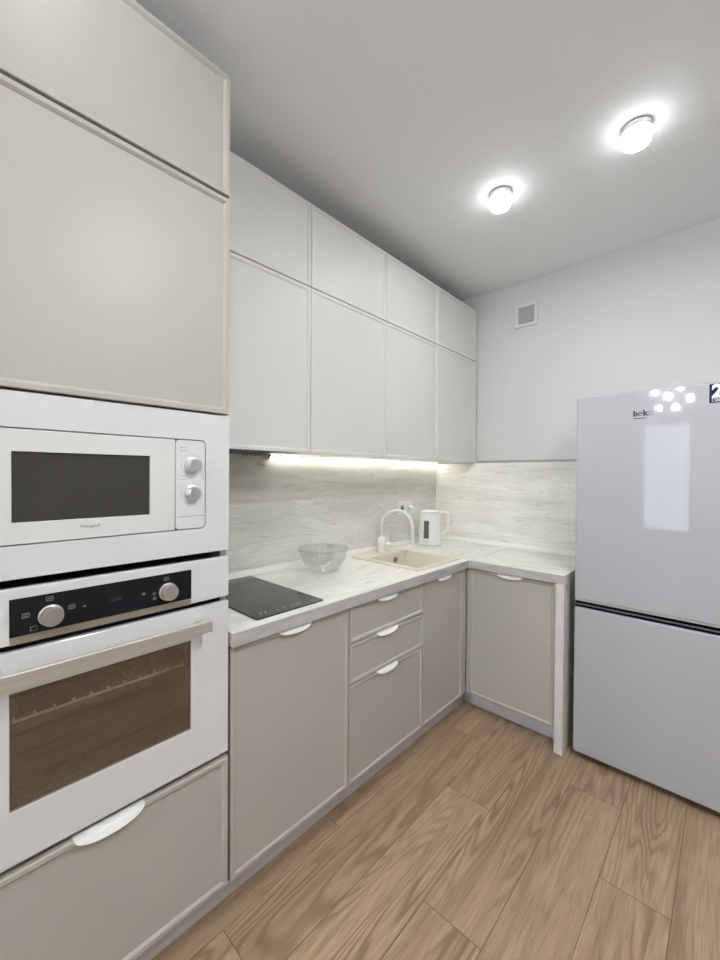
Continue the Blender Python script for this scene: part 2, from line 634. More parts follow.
def window(k, face, u0, u1, z0, z1, facing):
    """white framed window with a mullion, its glass, and a portal that guides the sky light"""
    mp_ = mapper(face)
    um = (u0 + u1) / 2
    wf = struct('window_%d' % k, window_frame(face, (u0, u1, z0, z1), (u0 + 0.05, u1 - 0.05, z0 + 0.05, z1 - 0.05), -0.07, -0.02), 'white')
    slab('pane', face, u0 + 0.05, u1 - 0.05, z0 + 0.05, z1 - 0.05, -0.05, -0.045, 'pane', wf)
    if u1 - u0 > 1.0:
        slab('mullion', face, um - 0.03, um + 0.03, z0 + 0.05, z1 - 0.05, -0.075, -0.015, 'white', wf)
    pd = bpy.data.lights.new('window_portal', 'AREA')
    pd.shape = 'RECTANGLE'
    pd.size, pd.size_y = u1 - u0, z1 - z0
    pd.cycles.is_portal = True
    po = bpy.data.objects.new('window_portal', pd)
    COL.objects.link(po)
    po.location = mp_(um, (z0 + z1) / 2, -0.12)
    po.rotation_euler = (PI / 2, 0, facing)


FN, FR = ('N', YN), ('W', XR)
W1 = (0.50, 1.18, 0.42, 2.22)
pane_wall('wall_front', FN, 0.0, XR, 0.1, [W1])
pane_wall('wall_right', FR, YN - 0.1, YB + 0.1, 0.1, [])
window(1, FN, *W1, 0.0)
# dark double door in the right wall (mirrored in the microwave window)
bm = B()
box(bm, XR - 0.035, XR - 0.001, 0.02, 0.745, 0.0, 2.05)
box(bm, XR - 0.035, XR - 0.001, 0.752, 1.48, 0.0, 2.05)
d1 = struct('door_1', bm, 'doorwood')
link('handle', tube(B(), [(XR - 0.04, 0.80, 1.0), (XR - 0.08, 0.80, 1.0), (XR - 0.085, 0.83, 1.0), (XR - 0.085, 0.93, 1.0)], 0.009, 10), 'alu', d1, smooth=True)

# ================================================================= tall column
FX = ('X', 0.559)          # front plane of the tall column
T0, T1 = -0.005, 0.5925
tall = thing('tall_cabinet', 'tall beige cabinet column that houses the microwave and the oven', 'cabinet', (0.27, 0.294, 0.0))
bm = B()
box(bm, 0.002, 0.538, T0, T0 + 0.018, 0.105, 2.106)
box(bm, 0.002, 0.538, T1 - 0.018, T1, 0.105, 2.106)
box(bm, 0.002, 0.012, T0 + 0.018, T1 - 0.018, 0.105, 2.106)
box(bm, 0.012, 0.530, T0 + 0.018, T1 - 0.018, 0.478, 0.494)
box(bm, 0.012, 0.520, T0 + 0.018, T1 - 0.018, 1.094, 1.108)
box(bm, 0.012, 0.538, T0 + 0.018, T1 - 0.018, 1.470, 1.486)
box(bm, 0.012, 0.538, T0 + 0.018, T1 - 0.018, 0.105, 0.121)
box(bm, 0.012, 0.538, T0 + 0.018, T1 - 0.018, 2.090, 2.106)
link('body', bm, 'cash', tall)
front('door', FX, T0 + 0.001, T1 - 0.001, 1.488, 2.107, 'cash', tall, fw=0.0175, rec=0.006, bev=0.006)
dr = front('drawer', FX, T0 + 0.001, T1 - 0.001, 0.108, 0.487, 'cash', tall, fw=0.0175, rec=0.006, bev=0.006)
pull(FX, 0.289, 0.4875, dr, half=0.074, drop=0.019)
link('plinth', box(B(), 0.479, 0.4967, T0, T1 + 0.0043, 0.001, 0.104), 'kick', tall)

tt = thing('top_cabinet', 'wide beige top cabinet on the tall column, its upper edge cut by the photo', 'cabinet', (0.27, 0.294, 2.108))
bm = B()
box(bm, 0.002, 0.538, T0, T1, 2.108, 2.456)
link('body', bm, 'cash', tt)
front('door', FX, T0 + 0.001, T1 - 0.001, 2.1155, 2.458, 'cash', tt, fw=0.0175, rec=0.006, bev=0.006)

# ================================================================= microwave
mw = thing('microwave', 'white built-in microwave with two round knobs, set above the oven', 'microwave', (0.30, 0.294, 1.11))
R_OUT = (T0 + 0.001, T1 - 0.001, 1.0955, 1.4815)
R_IN = (0.0665, 0.5205, 1.1645, 1.4075)
link('trim_frame', window_frame(FX, R_OUT, R_IN, -0.016, -0.001, rad=0.012), 'wpanel', mw, bevel=0.001)
link('housing', box(B(), 0.10, 0.538, 0.075, 0.512, 1.109, 1.400), 'dark', mw)
link('gasket', rounded_plate(FX, R_IN[0] + 0.0005, R_IN[1] - 0.0005, R_IN[2] + 0.0005, R_IN[3] - 0.0005, -0.019, -0.012, 0.012), 'gapblack', mw)
u0, u1, v0, v1 = R_IN[0] + 0.0028, R_IN[1] - 0.0028, R_IN[2] + 0.0028, R_IN[3] - 0.0028
door = link('door', window_frame(FX, (u0, 0.4365, v0, v1), (0.111, 0.375, 1.212, 1.3585), -0.011, 0.001, rad=0.0), 'mwdoor', mw, bevel=0.001)
slab('window', FX, 0.1112, 0.3748, 1.2122, 1.3583, -0.0035, -0.0008, 'mwglass', door)
slab('screen', FX, 0.112, 0.374, 1.213, 1.3575, -0.0105, -0.006, plain('brown grey mesh', (0.105, 0.10, 0.095), 0.4), door)
lettering('brand_lettering', 'Weissgauff', 0.0105, FX, 0.2265, 1.1915, 0.001, 'greyink_shade', door, shear=0.35, bold=0.0001, sx=0.85)
panel = link('control_panel', rounded_plate(FX, 0.438, u1, v0, v1, -0.011, 0.001, 0.010), 'wpanel', mw, bevel=0.0008)
slab('release_seam', FX, 0.4395, 0.5160, 1.1998, 1.2012, 0.001, 0.0013, 'greyink_shade', panel)
for zc in (1.3385, 1.2635):
    mp = mapper(FX)
    kb = link('knob', lathe(B(), [(0, 0.001), (0.0215, 0.001), (0.0205, 0.005), (0.0185, 0.006), (0.0175, 0.021), (0.0155, 0.0235), (0, 0.0240)], mp(0.4815, zc, 0.0005), 'x', 36), 'steelX', panel, smooth=True)
    dm = B()
    for k in range(22):
        a = math.radians(-130 + k * 280 / 21) + PI / 2
        cu, cv = 0.4815 - 0.029 * math.cos(a), zc + 0.029 * math.sin(a)
        p = mp(cu, cv, 0.0012)
        box(dm, p[0] - 0.0001, p[0] + 0.0002, p[1] - 0.0009, p[1] + 0.0009, p[2] - 0.0009, p[2] + 0.0009)
    link('dial_marks', dm, 'greyink_shade', panel)
    dm = B()
    for i in range(2):
        p = mp(0.457, zc + 0.046 - i * 0.0085, 0.0012)
        box(dm, p[0] - 0.0001, p[0] + 0.0002, p[1] - 0.009, p[1] + 0.009, p[2] - 0.0007, p[2] + 0.0007)
    link('caption', dm, 'mark', panel)

# ================================================================= oven
ov = thing('oven', 'white built-in oven with steel bar handle and brown-tinted glass window', 'oven', (0.30, 0.294, 0.495))
fas = slab('control_fascia', FX, T0 + 0.002, T1 - 0.002, 0.9615, 1.0765, -0.018, 0.0, 'wglass', ov, bevel=0.002)
slab('display_strip', FX, 0.107, 0.480, 0.9775, 1.0555, 0.0001, 0.0014, 'black', fas)
st = slab('steel_strip', FX, 0.107, 0.480, 0.9615, 0.9770, 0.0001, 0.0016, brushed('warm steel strip', (0.50, 0.45, 0.36), 0.35, 'y'), fas)
lettering('brand_lettering', 'weissgauff', 0.011, FX, 0.300, 0.9665, 0.0017, 'mark', fas, align='CENTER', sx=1.25)
mp = mapper(FX)
for uc in (0.175, 0.419):
    link('knob', lathe(B(), [(0, 0.0), (0.0225, 0.0), (0.0225, 0.003), (0.0205, 0.004), (0.0200, 0.018), (0.0185, 0.0205), (0, 0.0212)], mp(uc, 1.0085, 0.0015), 'x', 40), 'steelX', fas, smooth=True)


def icon(kind, u, v, s=0.006):
    bm = B()
    def bar(a0, a1, b0, b1):
        p = mp(u, v, 0.0015)
        box(bm, p[0], p[0] + 0.0002, u + a0, u + a1, v + b0, v + b1)
    w = 0.0007
    bar(-s, s, s * 0.75 - w, s * 0.75)
    bar(-s, s, -s * 0.75, -s * 0.75 + w)
    bar(-s, -s + w, -s * 0.75 + w, s * 0.75 - w)
    bar(s - w, s, -s * 0.75 + w, s * 0.75 - w)
    if kind == 1:
        bar(-s * 0.5, s * 0.5, -w, w)
    if kind == 2:
        bar(-s * 0.5, s * 0.5, s * 0.3, s * 0.3 + w)
        bar(-s * 0.5, s * 0.5, -s * 0.3, -s * 0.3 + w)
    link('symbol', bm, 'mark', fas)


icon(1, 0.173, 1.0445)
icon(2, 0.133, 1.0180)
icon(1, 0.212, 1.0180)
icon(0, 0.146, 0.9880)
icon(2, 0.415, 1.0425)
icon(0, 0.3855, 1.010, 0.0035)
icon(0, 0.3855, 0.998, 0.0035)
icon(1, 0.236, 1.0140, 0.0025)
icon(0, 0.360, 1.0150, 0.0030)
lettering('clock_digits', '12:00', 0.013, FX, 0.283, 1.012, 0.0015, plain('dim display digits', (0.03, 0.03, 0.033), 0.4), fas)
# chassis + cavity
link('vent_gap', box(B(), 0.500, 0.540, T0 + 0.019, T1 - 0.019, 0.946, 0.961), 'gapblack', ov)
bm = B()
CX0, CX1, CY0, CY1, CZ0, CZ1 = 0.09, 0.536, 0.045, 0.540, 0.545, 0.905
box(bm, CX0 - 0.01, CX0, CY0, CY1, CZ0, CZ1)
box(bm, CX0 - 0.01, CX1, CY0 - 0.01, CY0, CZ0, CZ1)
box(bm, CX0 - 0.01, CX1, CY1, CY1 + 0.01, CZ0, CZ1)
box(bm, CX0 - 0.01, CX1, CY0 - 0.01, CY1 + 0.01, CZ0 - 0.01, CZ0)
box(bm, CX0 - 0.01, CX1, CY0 - 0.01, CY1 + 0.01, CZ1, CZ1 + 0.01)
link('cavity', bm, plain('grey oven enamel', (0.030, 0.030, 0.032), 0.4), ov)
link('chassis', box(B(), CX0 - 0.01, 0.536, T0 + 0.020, T1 - 0.020, CZ1 + 0.011, 1.075), 'dark', ov)
bm = B()
zr = 0.768
for yy in (0.052, 0.533):
    tube(bm, [(0.12, yy, zr), (0.50, yy, zr)], 0.003, 8)
tube(bm, [(0.12, 0.052, zr), (0.12, 0.533, zr)], 0.003, 8)
for k in range(15):
    yy = 0.075 + k * 0.436 / 14
    tube(bm, [(0.12, yy, zr + 0.003), (0.46, yy, zr + 0.003), (0.482, yy, zr + 0.0065)], 0.0022, 6)
wr = link('wire_rack', bm, plain('rack wire darkened as shade', (0.05, 0.05, 0.05), 0.4, metal=0.6), ov)  # same rack, darkened to paint the shade inside the oven
bm = tube(B(), [(0.488, 0.050, zr + 0.002), (0.488, 0.536, zr + 0.002)], 0.0034, 8)
for k in range(12):
    yy = 0.085 + k * 0.436 / 12
    tube(bm, [(0.488, yy, zr + 0.002), (0.484, yy, zr + 0.0095)], 0.0026, 6)
link('front_rail', bm, plain('rack wire lightened as lit', (0.95, 0.95, 0.95), 0.45, metal=0.3), wr)  # front wire lightened to paint the light it catches
D_OUT = (T0 + 0.002, T1 - 0.002, 0.5055, 0.9465)
od = link('door', window_frame(FX, D_OUT, (0.107, 0.4805, 0.618, 0.8615), -0.020, 0.0), 'wglass', ov, bevel=0.002)
slab('window', FX, 0.1072, 0.4803, 0.6182, 0.8613, -0.006, -0.0012, 'ovglass', od)
bm = window_frame(FX, (0.1072, 0.4803, 0.6182, 0.8613), (0.112, 0.468, 0.634, 0.852), -0.012, -0.0065)
link('window_border', bm, 'black', od)
hb = B()
p = mp(0, 0.905, 0)
box(hb, 0.559 + 0.038, 0.559 + 0.050, 0.068, 0.518, 0.889, 0.921)
hd = link('handle', hb, 'steelY', od, bevel=0.003)
hd['label'] = 'brushed steel bar handle'
for yy in (0.085, 0.500):
    link('handle_post', lathe(B(), [(0, 0), (0.012, 0), (0.012, 0.0375), (0, 0.0375)], (0.559, yy, 0.910), 'x', 20), 'steelX', hd, smooth=True)
link('bottom_strip', box(B(), 0.520, 0.545, T0 + 0.019, T1 - 0.019, 0.4945, 0.5045), 'alu', ov)

# ================================================================= base cabinets along the long wall
BX = ('X', 0.5575)
BY = [0.597, 1.0972, 1.6008, 1.9866]


def carcass(parent, y0, y1, x1=0.538, z0=0.105, z1=0.807, m='cash', rail=0.470):
    bm = B()
    box(bm, 0.012, x1, y0 + 0.0005, y0 + 0.016, z0, z1)
    box(bm, 0.012, x1, y1 - 0.016, y1 - 0.0005, z0, z1)
    box(bm, 0.012, x1, y0 + 0.016, y1 - 0.016, z0, z0 + 0.016)
    box(bm, 0.002, 0.012, y0 + 0.0005, y1 - 0.0005, z0, z1)
    box(bm, rail, x1, y0 + 0.016, y1 - 0.016, z1 - 0.016, z1)
    return link('body', bm, m, parent)


c1 = thing('base_cabinet', 'beige one-door base cabinet under the black cooktop', 'cabinet', (0.27, 0.847, 0.0), 'base cabinets along the long wall')
carcass(c1, BY[0], BY[1])
d = front('door', BX, BY[0] + 0.002, BY[1] - 0.002, 0.106, 0.8015, 'cash', c1)
pull(BX, 0.836, 0.802, d)
link('plinth', box(B(), 0.479, 0.4967, BY[0], BY[1] - 0.0005, 0.001, 0.104), 'kick', c1)
c2 = thing('drawer_cabinet', 'beige base cabinet with three drawers, between cooktop and sink', 'cabinet', (0.27, 1.35, 0.0), 'base cabinets along the long wall')
carcass(c2, BY[1], BY[2])
for z0, z1 in ((0.660, 0.8015), (0.500, 0.656), (0.106, 0.496)):
    d = front('drawer', BX, BY[1] + 0.002, BY[2] - 0.002, z0, z1, 'cash', c2)
    pull(BX, 1.330, z1 + 0.0005, d)
link('plinth', box(B(), 0.479, 0.4967, BY[1], BY[2] - 0.0005, 0.001, 0.104), 'kick', c2)
c3 = thing('sink_cabinet', 'beige narrow one-door base cabinet under the sink at the inside corner', 'cabinet', (0.27, 1.80, 0.0), 'base cabinets along the long wall')
carcass(c3, BY[2], 2.05, rail=0.514)
d = front('door', BX, BY[2] + 0.002, BY[3] - 0.002, 0.106, 0.8015, 'cash', c3)
pull(BX, 1.785, 0.802, d)
bm = B()
box(bm, 0.540, 0.5535, BY[3] + 0.001, 2.030, 0.106, 0.806)
link('corner_filler', bm, 'cash', c3, bevel=0.001)
link('plinth', box(B(), 0.479, 0.4967, BY[2], 2.119, 0.001, 0.104), 'kick', c3)

c4 = thing('corner_cabinet', 'beige one-door base cabinet on the short return beside the fridge', 'cabinet', (0.79, 2.3, 0.0))
bm = B()
box(bm, 0.572, 0.588, 2.053, 2.585, 0.105, 0.807)
box(bm, 1.004, 1.0200, 2.053, 2.585, 0.105, 0.807)
box(bm, 0.588, 1.004, 2.053, 2.585, 0.105, 0.121)
box(bm, 0.588, 1.004, 2.053, 2.12, 0.791, 0.807)
box(bm, 0.588, 1.004, 2.575, 2.585, 0.121, 0.807)
link('body', bm, 'cash', c4)
link('corner_filler', box(B(), 0.5550, 0.5745, 2.0345, 2.0515, 0.106, 0.806), 'cash', c4, bevel=0.001)
RYF = ('Y', 2.033)
d = front('door', RYF, 0.5755, 1.0165, 0.108, 0.8015, 'cash', c4)
pull(RYF, 0.797, 0.802, d)
link('plinth', box(B(), 0.4985, 1.0195, 2.1208, 2.137, 0.001, 0.104), plain('cool white plinth board', (0.62, 0.62, 0.66), 0.45), c4)

# ================================================================= worktops
bm = B()
SX0, SX1, SY0, SY1 = 0.085, 0.510, 1.630, 1.995          # cut-out for the sink
ZA, ZB = 0.8085, 0.850
for a in ((0.001, 0.5715, 0.5975, SY0), (0.001, 0.5715, SY1, YB - 0.011), (0.001, SX0, SY0, SY1), (SX1, 0.5715, SY0, SY1)):
    box(bm, a[0], a[1], a[2], a[3], ZA, ZB)
bmesh.ops.remove_doubles(bm, verts=bm.verts[:], dist=1e-5)
wt = link('worktop', bm, 'woodY', None, loc=(0.28, 1.6, ZA))
link('edge_band', box(B(), 0.5716, 0.5726, 0.5975, 2.0185, ZA, ZB - 0.0006), 'edgeY', wt)
tag(wt, 'long white-washed wood-look worktop along the left wall, holding sink and cooktop', 'worktop', 'worktops')
bm = box(B(), 0.5755, 1.0600, 2.0185, YB - 0.011, ZA, ZB)
ws = link('worktop', bm, 'woodX', None, loc=(0.8, 2.3, ZA), bevel=0.0015)
link('edge_band', box(B(), 0.5755, 1.0600, 2.0175, 2.0184, ZA, ZB - 0.0006), 'edgeX', ws)
tag(ws, 'short white-washed wood-look worktop between the corner and the fridge', 'worktop', 'worktops')
bm = box(B(), 1.0225, 1.0600, 2.0185, YB - 0.013, 0.001, 0.8075)
eg = link('end_panel', bm, 'woodZ', None, loc=(1.04, 2.3, 0), bevel=0.0015)
link('edge_band', box(B(), 1.0225, 1.0600, 2.0175, 2.0184, 0.001, 0.8075), 'edgeZ', eg)
tag(eg, 'upright white-washed wood-look end panel holding the short worktop, beside the fridge', 'panel')

# splashback
bm = box(B(), 0.001, 0.009, 0.5935, YB - 0.0105, 0.8505, 1.4045)
sl = link('splashback_panel', bm, 'woodY', None, loc=(0, 1.6, 0.85))
tag(sl, 'long wood-look splashback panel on the left wall behind bowl and sink', 'splashback', 'splashback panels')
sb = thing('splashback_panel', 'wood-look splashback panel on the back wall behind kettle and fridge', 'splashback', (0.6, YB, 0.85), 'splashback panels')
link('panel', box(B(), 0.0005, 1.68, YB - 0.009, YB - 0.001, 0.8505, 1.4045), 'woodX', sb)
link('edge_trim', box(B(), 0.325, 1.68, YB - 0.010, YB - 0.001, 1.4050, 1.4200), plain('grey edge trim', (0.36, 0.355, 0.34), 0.5, grain=0.3, gscale=250), sb)
ct = link('corner_trim', box(B(), 0.0095, 0.0185, YB - 0.0185, YB - 0.0095, 0.8800, 1.4030), plain('white corner profile', (0.86, 0.86, 0.82), 0.35), None, loc=(0.014, YB - 0.014, 0.85))
tag(ct, 'thin upright white profile in the splashback corner behind the kettle', 'trim')


def upstand(pts, label):
    """triangular skirting swept along a wall: pts = wall line start/end, inward direction"""
    (xa, ya), (xb, yb), (ix, iy) = pts
    bm = B()
    prof = [(0.0, 0.0), (0.021, 0.0), (0.021, 0.005), (0.006, 0.025), (0.0, 0.027)]
    rings = [[bm.verts.new((x + ix * a, y + iy * a, 0.8505 + b)) for a, b in prof] for x, y in ((xa, ya), (xb, yb))]
    n = len(prof)
    for k in range(n):
        bm.faces.new((rings[0][k], rings[0][(k + 1) % n], rings[1][(k + 1) % n], rings[1][k]))
    bm.faces.new(rings[0][::-1])
    bm.faces.new(rings[1])
    o = link('worktop_upstand', bm, 'upst', None, loc=((xa + xb) / 2, (ya + yb) / 2, 0.8505))
    return tag(o, label, 'upstand', 'worktop upstands')


upstand(((0.0095, 0.598), (0.0095, YB - 0.033), (1, 0)), 'off-white upstand strip along the left wall behind the cooktop and sink')
upstand(((0.0095, YB - 0.0095), (1.0595, YB - 0.0095), (0, -1)), 'off-white upstand strip along the back wall from the corner to the fridge')

# ================================================================= wall cabinets
UX = ('X', 0.320)
UY = [0.5965, 1.0966, 1.5959, 2.0934, YB - 0.0115]
low_labels = ['pale grey wall cabinet above the cooktop, hood underneath, next to the tall column',
              'pale grey wall cabinet above the glass bowl, second from the tall column',
              'pale grey wall cabinet above the sink tap, third from the tall column',
              'pale grey wall cabinet at the far end, touching the back wall']
up_labels = ['pale grey top cabinet nearest the tall column, upper row under the ceiling',
             'pale grey top cabinet of the upper row, second from the tall column',
             'pale grey top cabinet of the upper row, third from the tall column',
             'pale grey top cabinet of the upper row, at the far end by the back wall']
for i in range(4):
    y0, y1 = UY[i], UY[i + 1]
    w = thing('wall_cabinet', low_labels[i], 'cabinet', (0.15, (y0 + y1) / 2, 1.407), 'wall cabinets, lower row')
    zb = 1.4305 if i == 0 else 1.4085
    link('body', box(B(), 0.002, 0.301, y0 + 0.0005, y1 - 0.0005, zb, 2.1060), 'carc', w)
    front('door', UX, y0 + 0.0012, y1 - 0.0012, 1.406, 2.1045, 'light', w, fw=0.0175, rec=0.004, bev=0.005)
    w = thing('top_cabinet', up_labels[i], 'cabinet', (0.15, (y0 + y1) / 2, 2.107), 'wall cabinets, upper row')
    link('body', box(B(), 0.002, 0.301, y0 + 0.0005, y1 - 0.0005, 2.1070, 2.4560), 'light', w)
    front('door', UX, y0 + 0.0012, y1 - 0.0012, 2.1085, 2.4570, 'light', w, fw=0.0175, rec=0.004, bev=0.005)

# cooker hood under the first wall cabinet
hd = thing('range_hood', 'slim dark built-in range hood under the wall cabinet beside the tall column', 'range hood', (0.15, 0.85, 1.404))
link('body', box(B(), 0.014, 0.2995, 0.602, 1.090, 1.4090, 1.4295), plain('dark hood metal', (0.05, 0.05, 0.055), 0.35, metal=0.6), hd)
bm = B()
for k in range(13):
    xx = 0.028 + k * 0.0165
    box(bm, xx, xx + 0.009, 0.70, 1.075, 1.4065, 1.4088)
link('grille', bm, plain('grille metal', (0.16, 0.16, 0.17), 0.35, metal=0.8), hd)
for k in range(5):
    link('button', box(B(), 0.030, 0.046, 0.945 + k * 0.020, 0.957 + k * 0.020, 1.3995, 1.4063), plain('button grey', (0.42, 0.42, 0.43), 0.3), hd, bevel=0.001)

# LED strip in the corner between wall panel and cabinet bottoms
ld = thing('light_strip', 'glowing strip light under the wall cabinets above the splashback', 'light', (0.02, 1.85, 1.39))
bm = B()
pr = [(0.0100, 1.4060), (0.0280, 1.4060), (0.0275, 1.4030), (0.0125, 1.3880), (0.0100, 1.3875)]
ra = [bm.verts.new((a, 1.10, b)) for a, b in pr]
rb = [bm.verts.new((a, 2.570, b)) for a, b in pr]
for k in range(5):
    bm.faces.new((ra[k], ra[(k + 1) % 5], rb[(k + 1) % 5], rb[k]))
bm.faces.new(ra[::-1])
bm.faces.new(rb)
link('profile', bm, 'alu', ld)
bm = B()
pr = [(0.0276, 1.4026), (0.0281, 1.4020), (0.0134, 1.3873), (0.0128, 1.3878)]
ra = [bm.verts.new((a, 1.103, b)) for a, b in pr]
rb = [bm.verts.new((a, 2.567, b)) for a, b in pr]
for k in range(4):
    bm.faces.new((ra[k], ra[(k + 1) % 4], rb[(k + 1) % 4], rb[k]))
bm.faces.new(ra[::-1])
bm.faces.new(rb)
link('diffuser', bm, 'led', ld)

# ================================================================= cooktop
hb = thing('cooktop', 'narrow black glass two-zone cooktop set in the worktop', 'cooktop', (0.283, 0.845, 0.8505))
bm = B()
x0, x1, y0, y1, rd = 0.034, 0.5335, 0.703, 0.987, 0.006
tv = []
for cx, cy, a0 in ((x1 - rd, y1 - rd, 0), (x0 + rd, y1 - rd, PI / 2), (x0 + rd, y0 + rd, PI), (x1 - rd, y0 + rd, 3 * PI / 2)):
    for k in range(5):
        a = a0 + PI / 2 * k / 4
        tv.append((cx + rd * math.cos(a), cy + rd * math.sin(a)))
t1 = [bm.verts.new((a, b, 0.8555)) for a, b in tv]
t0_ = [bm.verts.new((a, b, 0.8505)) for a, b in tv]
bm.faces.new(t1)
bm.faces.new(t0_[::-1])
for k in range(len(tv)):
    bm.faces.new((t0_[k], t0_[(k + 1) % len(tv)], t1[(k + 1) % len(tv)], t1[k]))
link('glass_top', bm, 'hob', hb, bevel=0.001)


def ringmark(cx, cy, r, w=0.0016):
    bm = B()
    S = 56
    a = [bm.verts.new((cx + (r - w) * math.cos(2 * PI * k / S), cy + (r - w) * math.sin(2 * PI * k / S), 0.8558)) for k in range(S)]
    b = [bm.verts.new((cx + r * math.cos(2 * PI * k / S), cy + r * math.sin(2 * PI * k / S), 0.8558)) for k in range(S)]
    for k in range(S):
        bm.faces.new((a[k], a[(k + 1) % S], b[(k + 1) % S], b[k]))
    return bm


link('zone_ring', ringmark(0.150, 0.845, 0.083), 'hobmark', hb)
link('zone_ring', ringmark(0.335, 0.845, 0.100), 'hobmark', hb)
tm = plain('white printed marks', (0.45, 0.45, 0.45), 0.4)
for k, yy in enumerate((0.735, 0.752, 0.769, 0.80, 0.83, 0.86, 0.872, 0.884, 0.896)):
    link('touch_mark', box(B(), 0.500, 0.5035 + 0.003 * (k % 2), yy, yy + 0.006, 0.8556, 0.8559), tm, hb)
for yy in (0.740, 0.757):
    link('touch_mark', box(B(), 0.488, 0.492, yy, yy + 0.008, 0.8556, 0.8559), tm, hb)

# ================================================================= sink, tap
sk = thing('sink', 'beige composite kitchen sink set into the long worktop', 'sink', (0.30, 1.81, 0.85))
bm = B()
OX0, OX1, OY0, OY1 = 0.062, 0.527, 1.609, 2.013
IX0, IX1, IY0, IY1 = 0.155, 0.501, 1.641, 1.984


def rloop(bm, a0, a1, b0, b1, rd, z, seg=5):
    out = []
    for cx, cy, s in ((a1 - rd, b1 - rd, 0), (a0 + rd, b1 - rd, PI / 2), (a0 + rd, b0 + rd, PI), (a1 - rd, b0 + rd, 3 * PI / 2)):
        for k in range(seg + 1):
            a = s + PI / 2 * k / seg
            out.append(bm.verts.new((cx + rd * math.cos(a), cy + rd * math.sin(a), z)))
    return out


def bridge(bm, a, b):
    n = len(a)
    for k in range(n):
        bm.faces.new((a[k], a[(k + 1) % n], b[(k + 1) % n], b[k]))


lo = rloop(bm, OX0, OX1, OY0, OY1, 0.014, 0.8505)
l1 = rloop(bm, OX0, OX1, OY0, OY1, 0.014, 0.8555)
l2 = rloop(bm, OX0 + 0.003, OX1 - 0.003, OY0 + 0.003, OY1 - 0.003, 0.012, 0.8580)
l3 = rloop(bm, IX0, IX1, IY0, IY1, 0.018, 0.8570)
l4 = rloop(bm, IX0 + 0.004, IX1 - 0.004, IY0 + 0.004, IY1 - 0.004, 0.020, 0.850)
l5 = rloop(bm, IX0 + 0.010, IX1 - 0.010, IY0 + 0.010, IY1 - 0.010, 0.028, 0.700)
l6 = rloop(bm, IX0 + 0.040, IX1 - 0.040, IY0 + 0.040, IY1 - 0.040, 0.035, 0.688)
for a, b in ((lo, l1), (l1, l2), (l2, l3), (l3, l4), (l4, l5), (l5, l6)):
    bridge(bm, a, b)
bm.faces.new(l6)
# outside of the bowl, hidden in the cabinet
m5 = rloop(bm, IX0 - 0.004, IX1 + 0.004, IY0 - 0.004, IY1 + 0.004, 0.02, 0.8505)
m6 = rloop(bm, IX0 + 0.004, IX1 - 0.004, IY0 + 0.004, IY1 - 0.004, 0.03, 0.680)
bridge(bm, lo, m5)
bridge(bm, m5, m6)
bm.faces.new(m6[::-1])
link('basin', bm, 'sink', sk, smooth=True, angle=30)
ovf = lathe(B(), [(0, 0.0), (0.017, 0.0), (0.017, 0.004), (0.012, 0.005), (0.012, 0.002), (0, 0.002)], (IX0 + 0.0075, 1.890, 0.812), 'x', 24)
link('overflow', ovf, plain('dark overflow ring', (0.20, 0.19, 0.17), 0.4, metal=0.5), sk, smooth=True)  # ring and hole share one dark tone
link('drain', lathe(B(), [(0, 0.0), (0.044, 0.0), (0.044, 0.003), (0.036, 0.004), (0.033, 0.001), (0, 0.001)], (0.33, 1.81, 0.6885), 'z', 32), 'alu', sk, smooth=True)

fx, fy, fz = 0.098, 1.838, 0.8583
tp = thing('faucet', 'white gooseneck kitchen tap standing on the back rim of the sink', 'faucet', (fx, fy, fz))
link('base', lathe(B(), [(0, 0), (0.027, 0), (0.027, 0.006), (0.0235, 0.009), (0.0225, 0.082), (0.019, 0.088), (0.013, 0.090), (0, 0.090)], (fx, fy, fz), 'z', 28), 'tap', tp, smooth=True)
sdir = Vector((0.172, 0.085, 0)).normalized()
span = 0.186
pts = [Vector((fx, fy, fz + 0.085)), Vector((fx, fy, fz + 0.120))]
zc0 = fz + 0.150
for k in range(0, 25):
    a = PI * k / 24
    hgt = 0.098 * math.sin(a)
    pts.append(Vector((fx, fy, zc0)) + sdir * (span / 2 * (1 - math.cos(a))) + Vector((0, 0, hgt)))
end = pts[-1]
pts += [end + Vector((0, 0, -0.03)), end + Vector((0, 0, -0.060)), end + Vector((0, 0, -0.094))]
link('spout', tube(B(), pts, [0.0095] * 16 + [0.0105] * 6 + [0.012] * (len(pts) - 22), 14), 'tap', tp, smooth=True)
ld_ = Vector((0.55, 0.83, 0)).normalized()
p0 = Vector((fx, fy, fz + 0.038))
lv = link('lever', tube(B(), [p0 + ld_ * 0.018, p0 + ld_ * 0.034, p0 + ld_ * 0.036, p0 + ld_ * 0.052, p0 + ld_ * 0.054], [0.019, 0.019, 0.0205, 0.0205, 0.018], 20), 'tap', tp, smooth=True)
q = p0 + ld_ * 0.044
link('lever_pin', tube(B(), [q + Vector((0, 0, 0.018)), q + Vector((0.002, 0.003, 0.088))], 0.0042, 10), 'tap', lv, smooth=True)

# ================================================================= glass bowl
bw = lathe(B(), [(0, 0.0), (0.048, 0.0), (0.060, 0.003), (0.074, 0.013), (0.090, 0.030), (0.104, 0.052), (0.114, 0.078), (0.1195, 0.100), (0.1245, 0.104), (0.1255, 0.110), (0.1235, 0.1135),
                 (0.1195, 0.112), (0.1165, 0.102), (0.110, 0.078), (0.100, 0.053), (0.086, 0.032), (0.070, 0.016), (0.056, 0.0065), (0.046, 0.0045), (0, 0.0045)], (0.184, 1.295, 0.8507), 'z', 64)
bo = link('glass_bowl', bw, 'bowl', None, smooth=True, loc=(0.184, 1.295, 0.8507), angle=60)
tag(bo, 'empty clear glass mixing bowl standing on the long worktop', 'bowl')

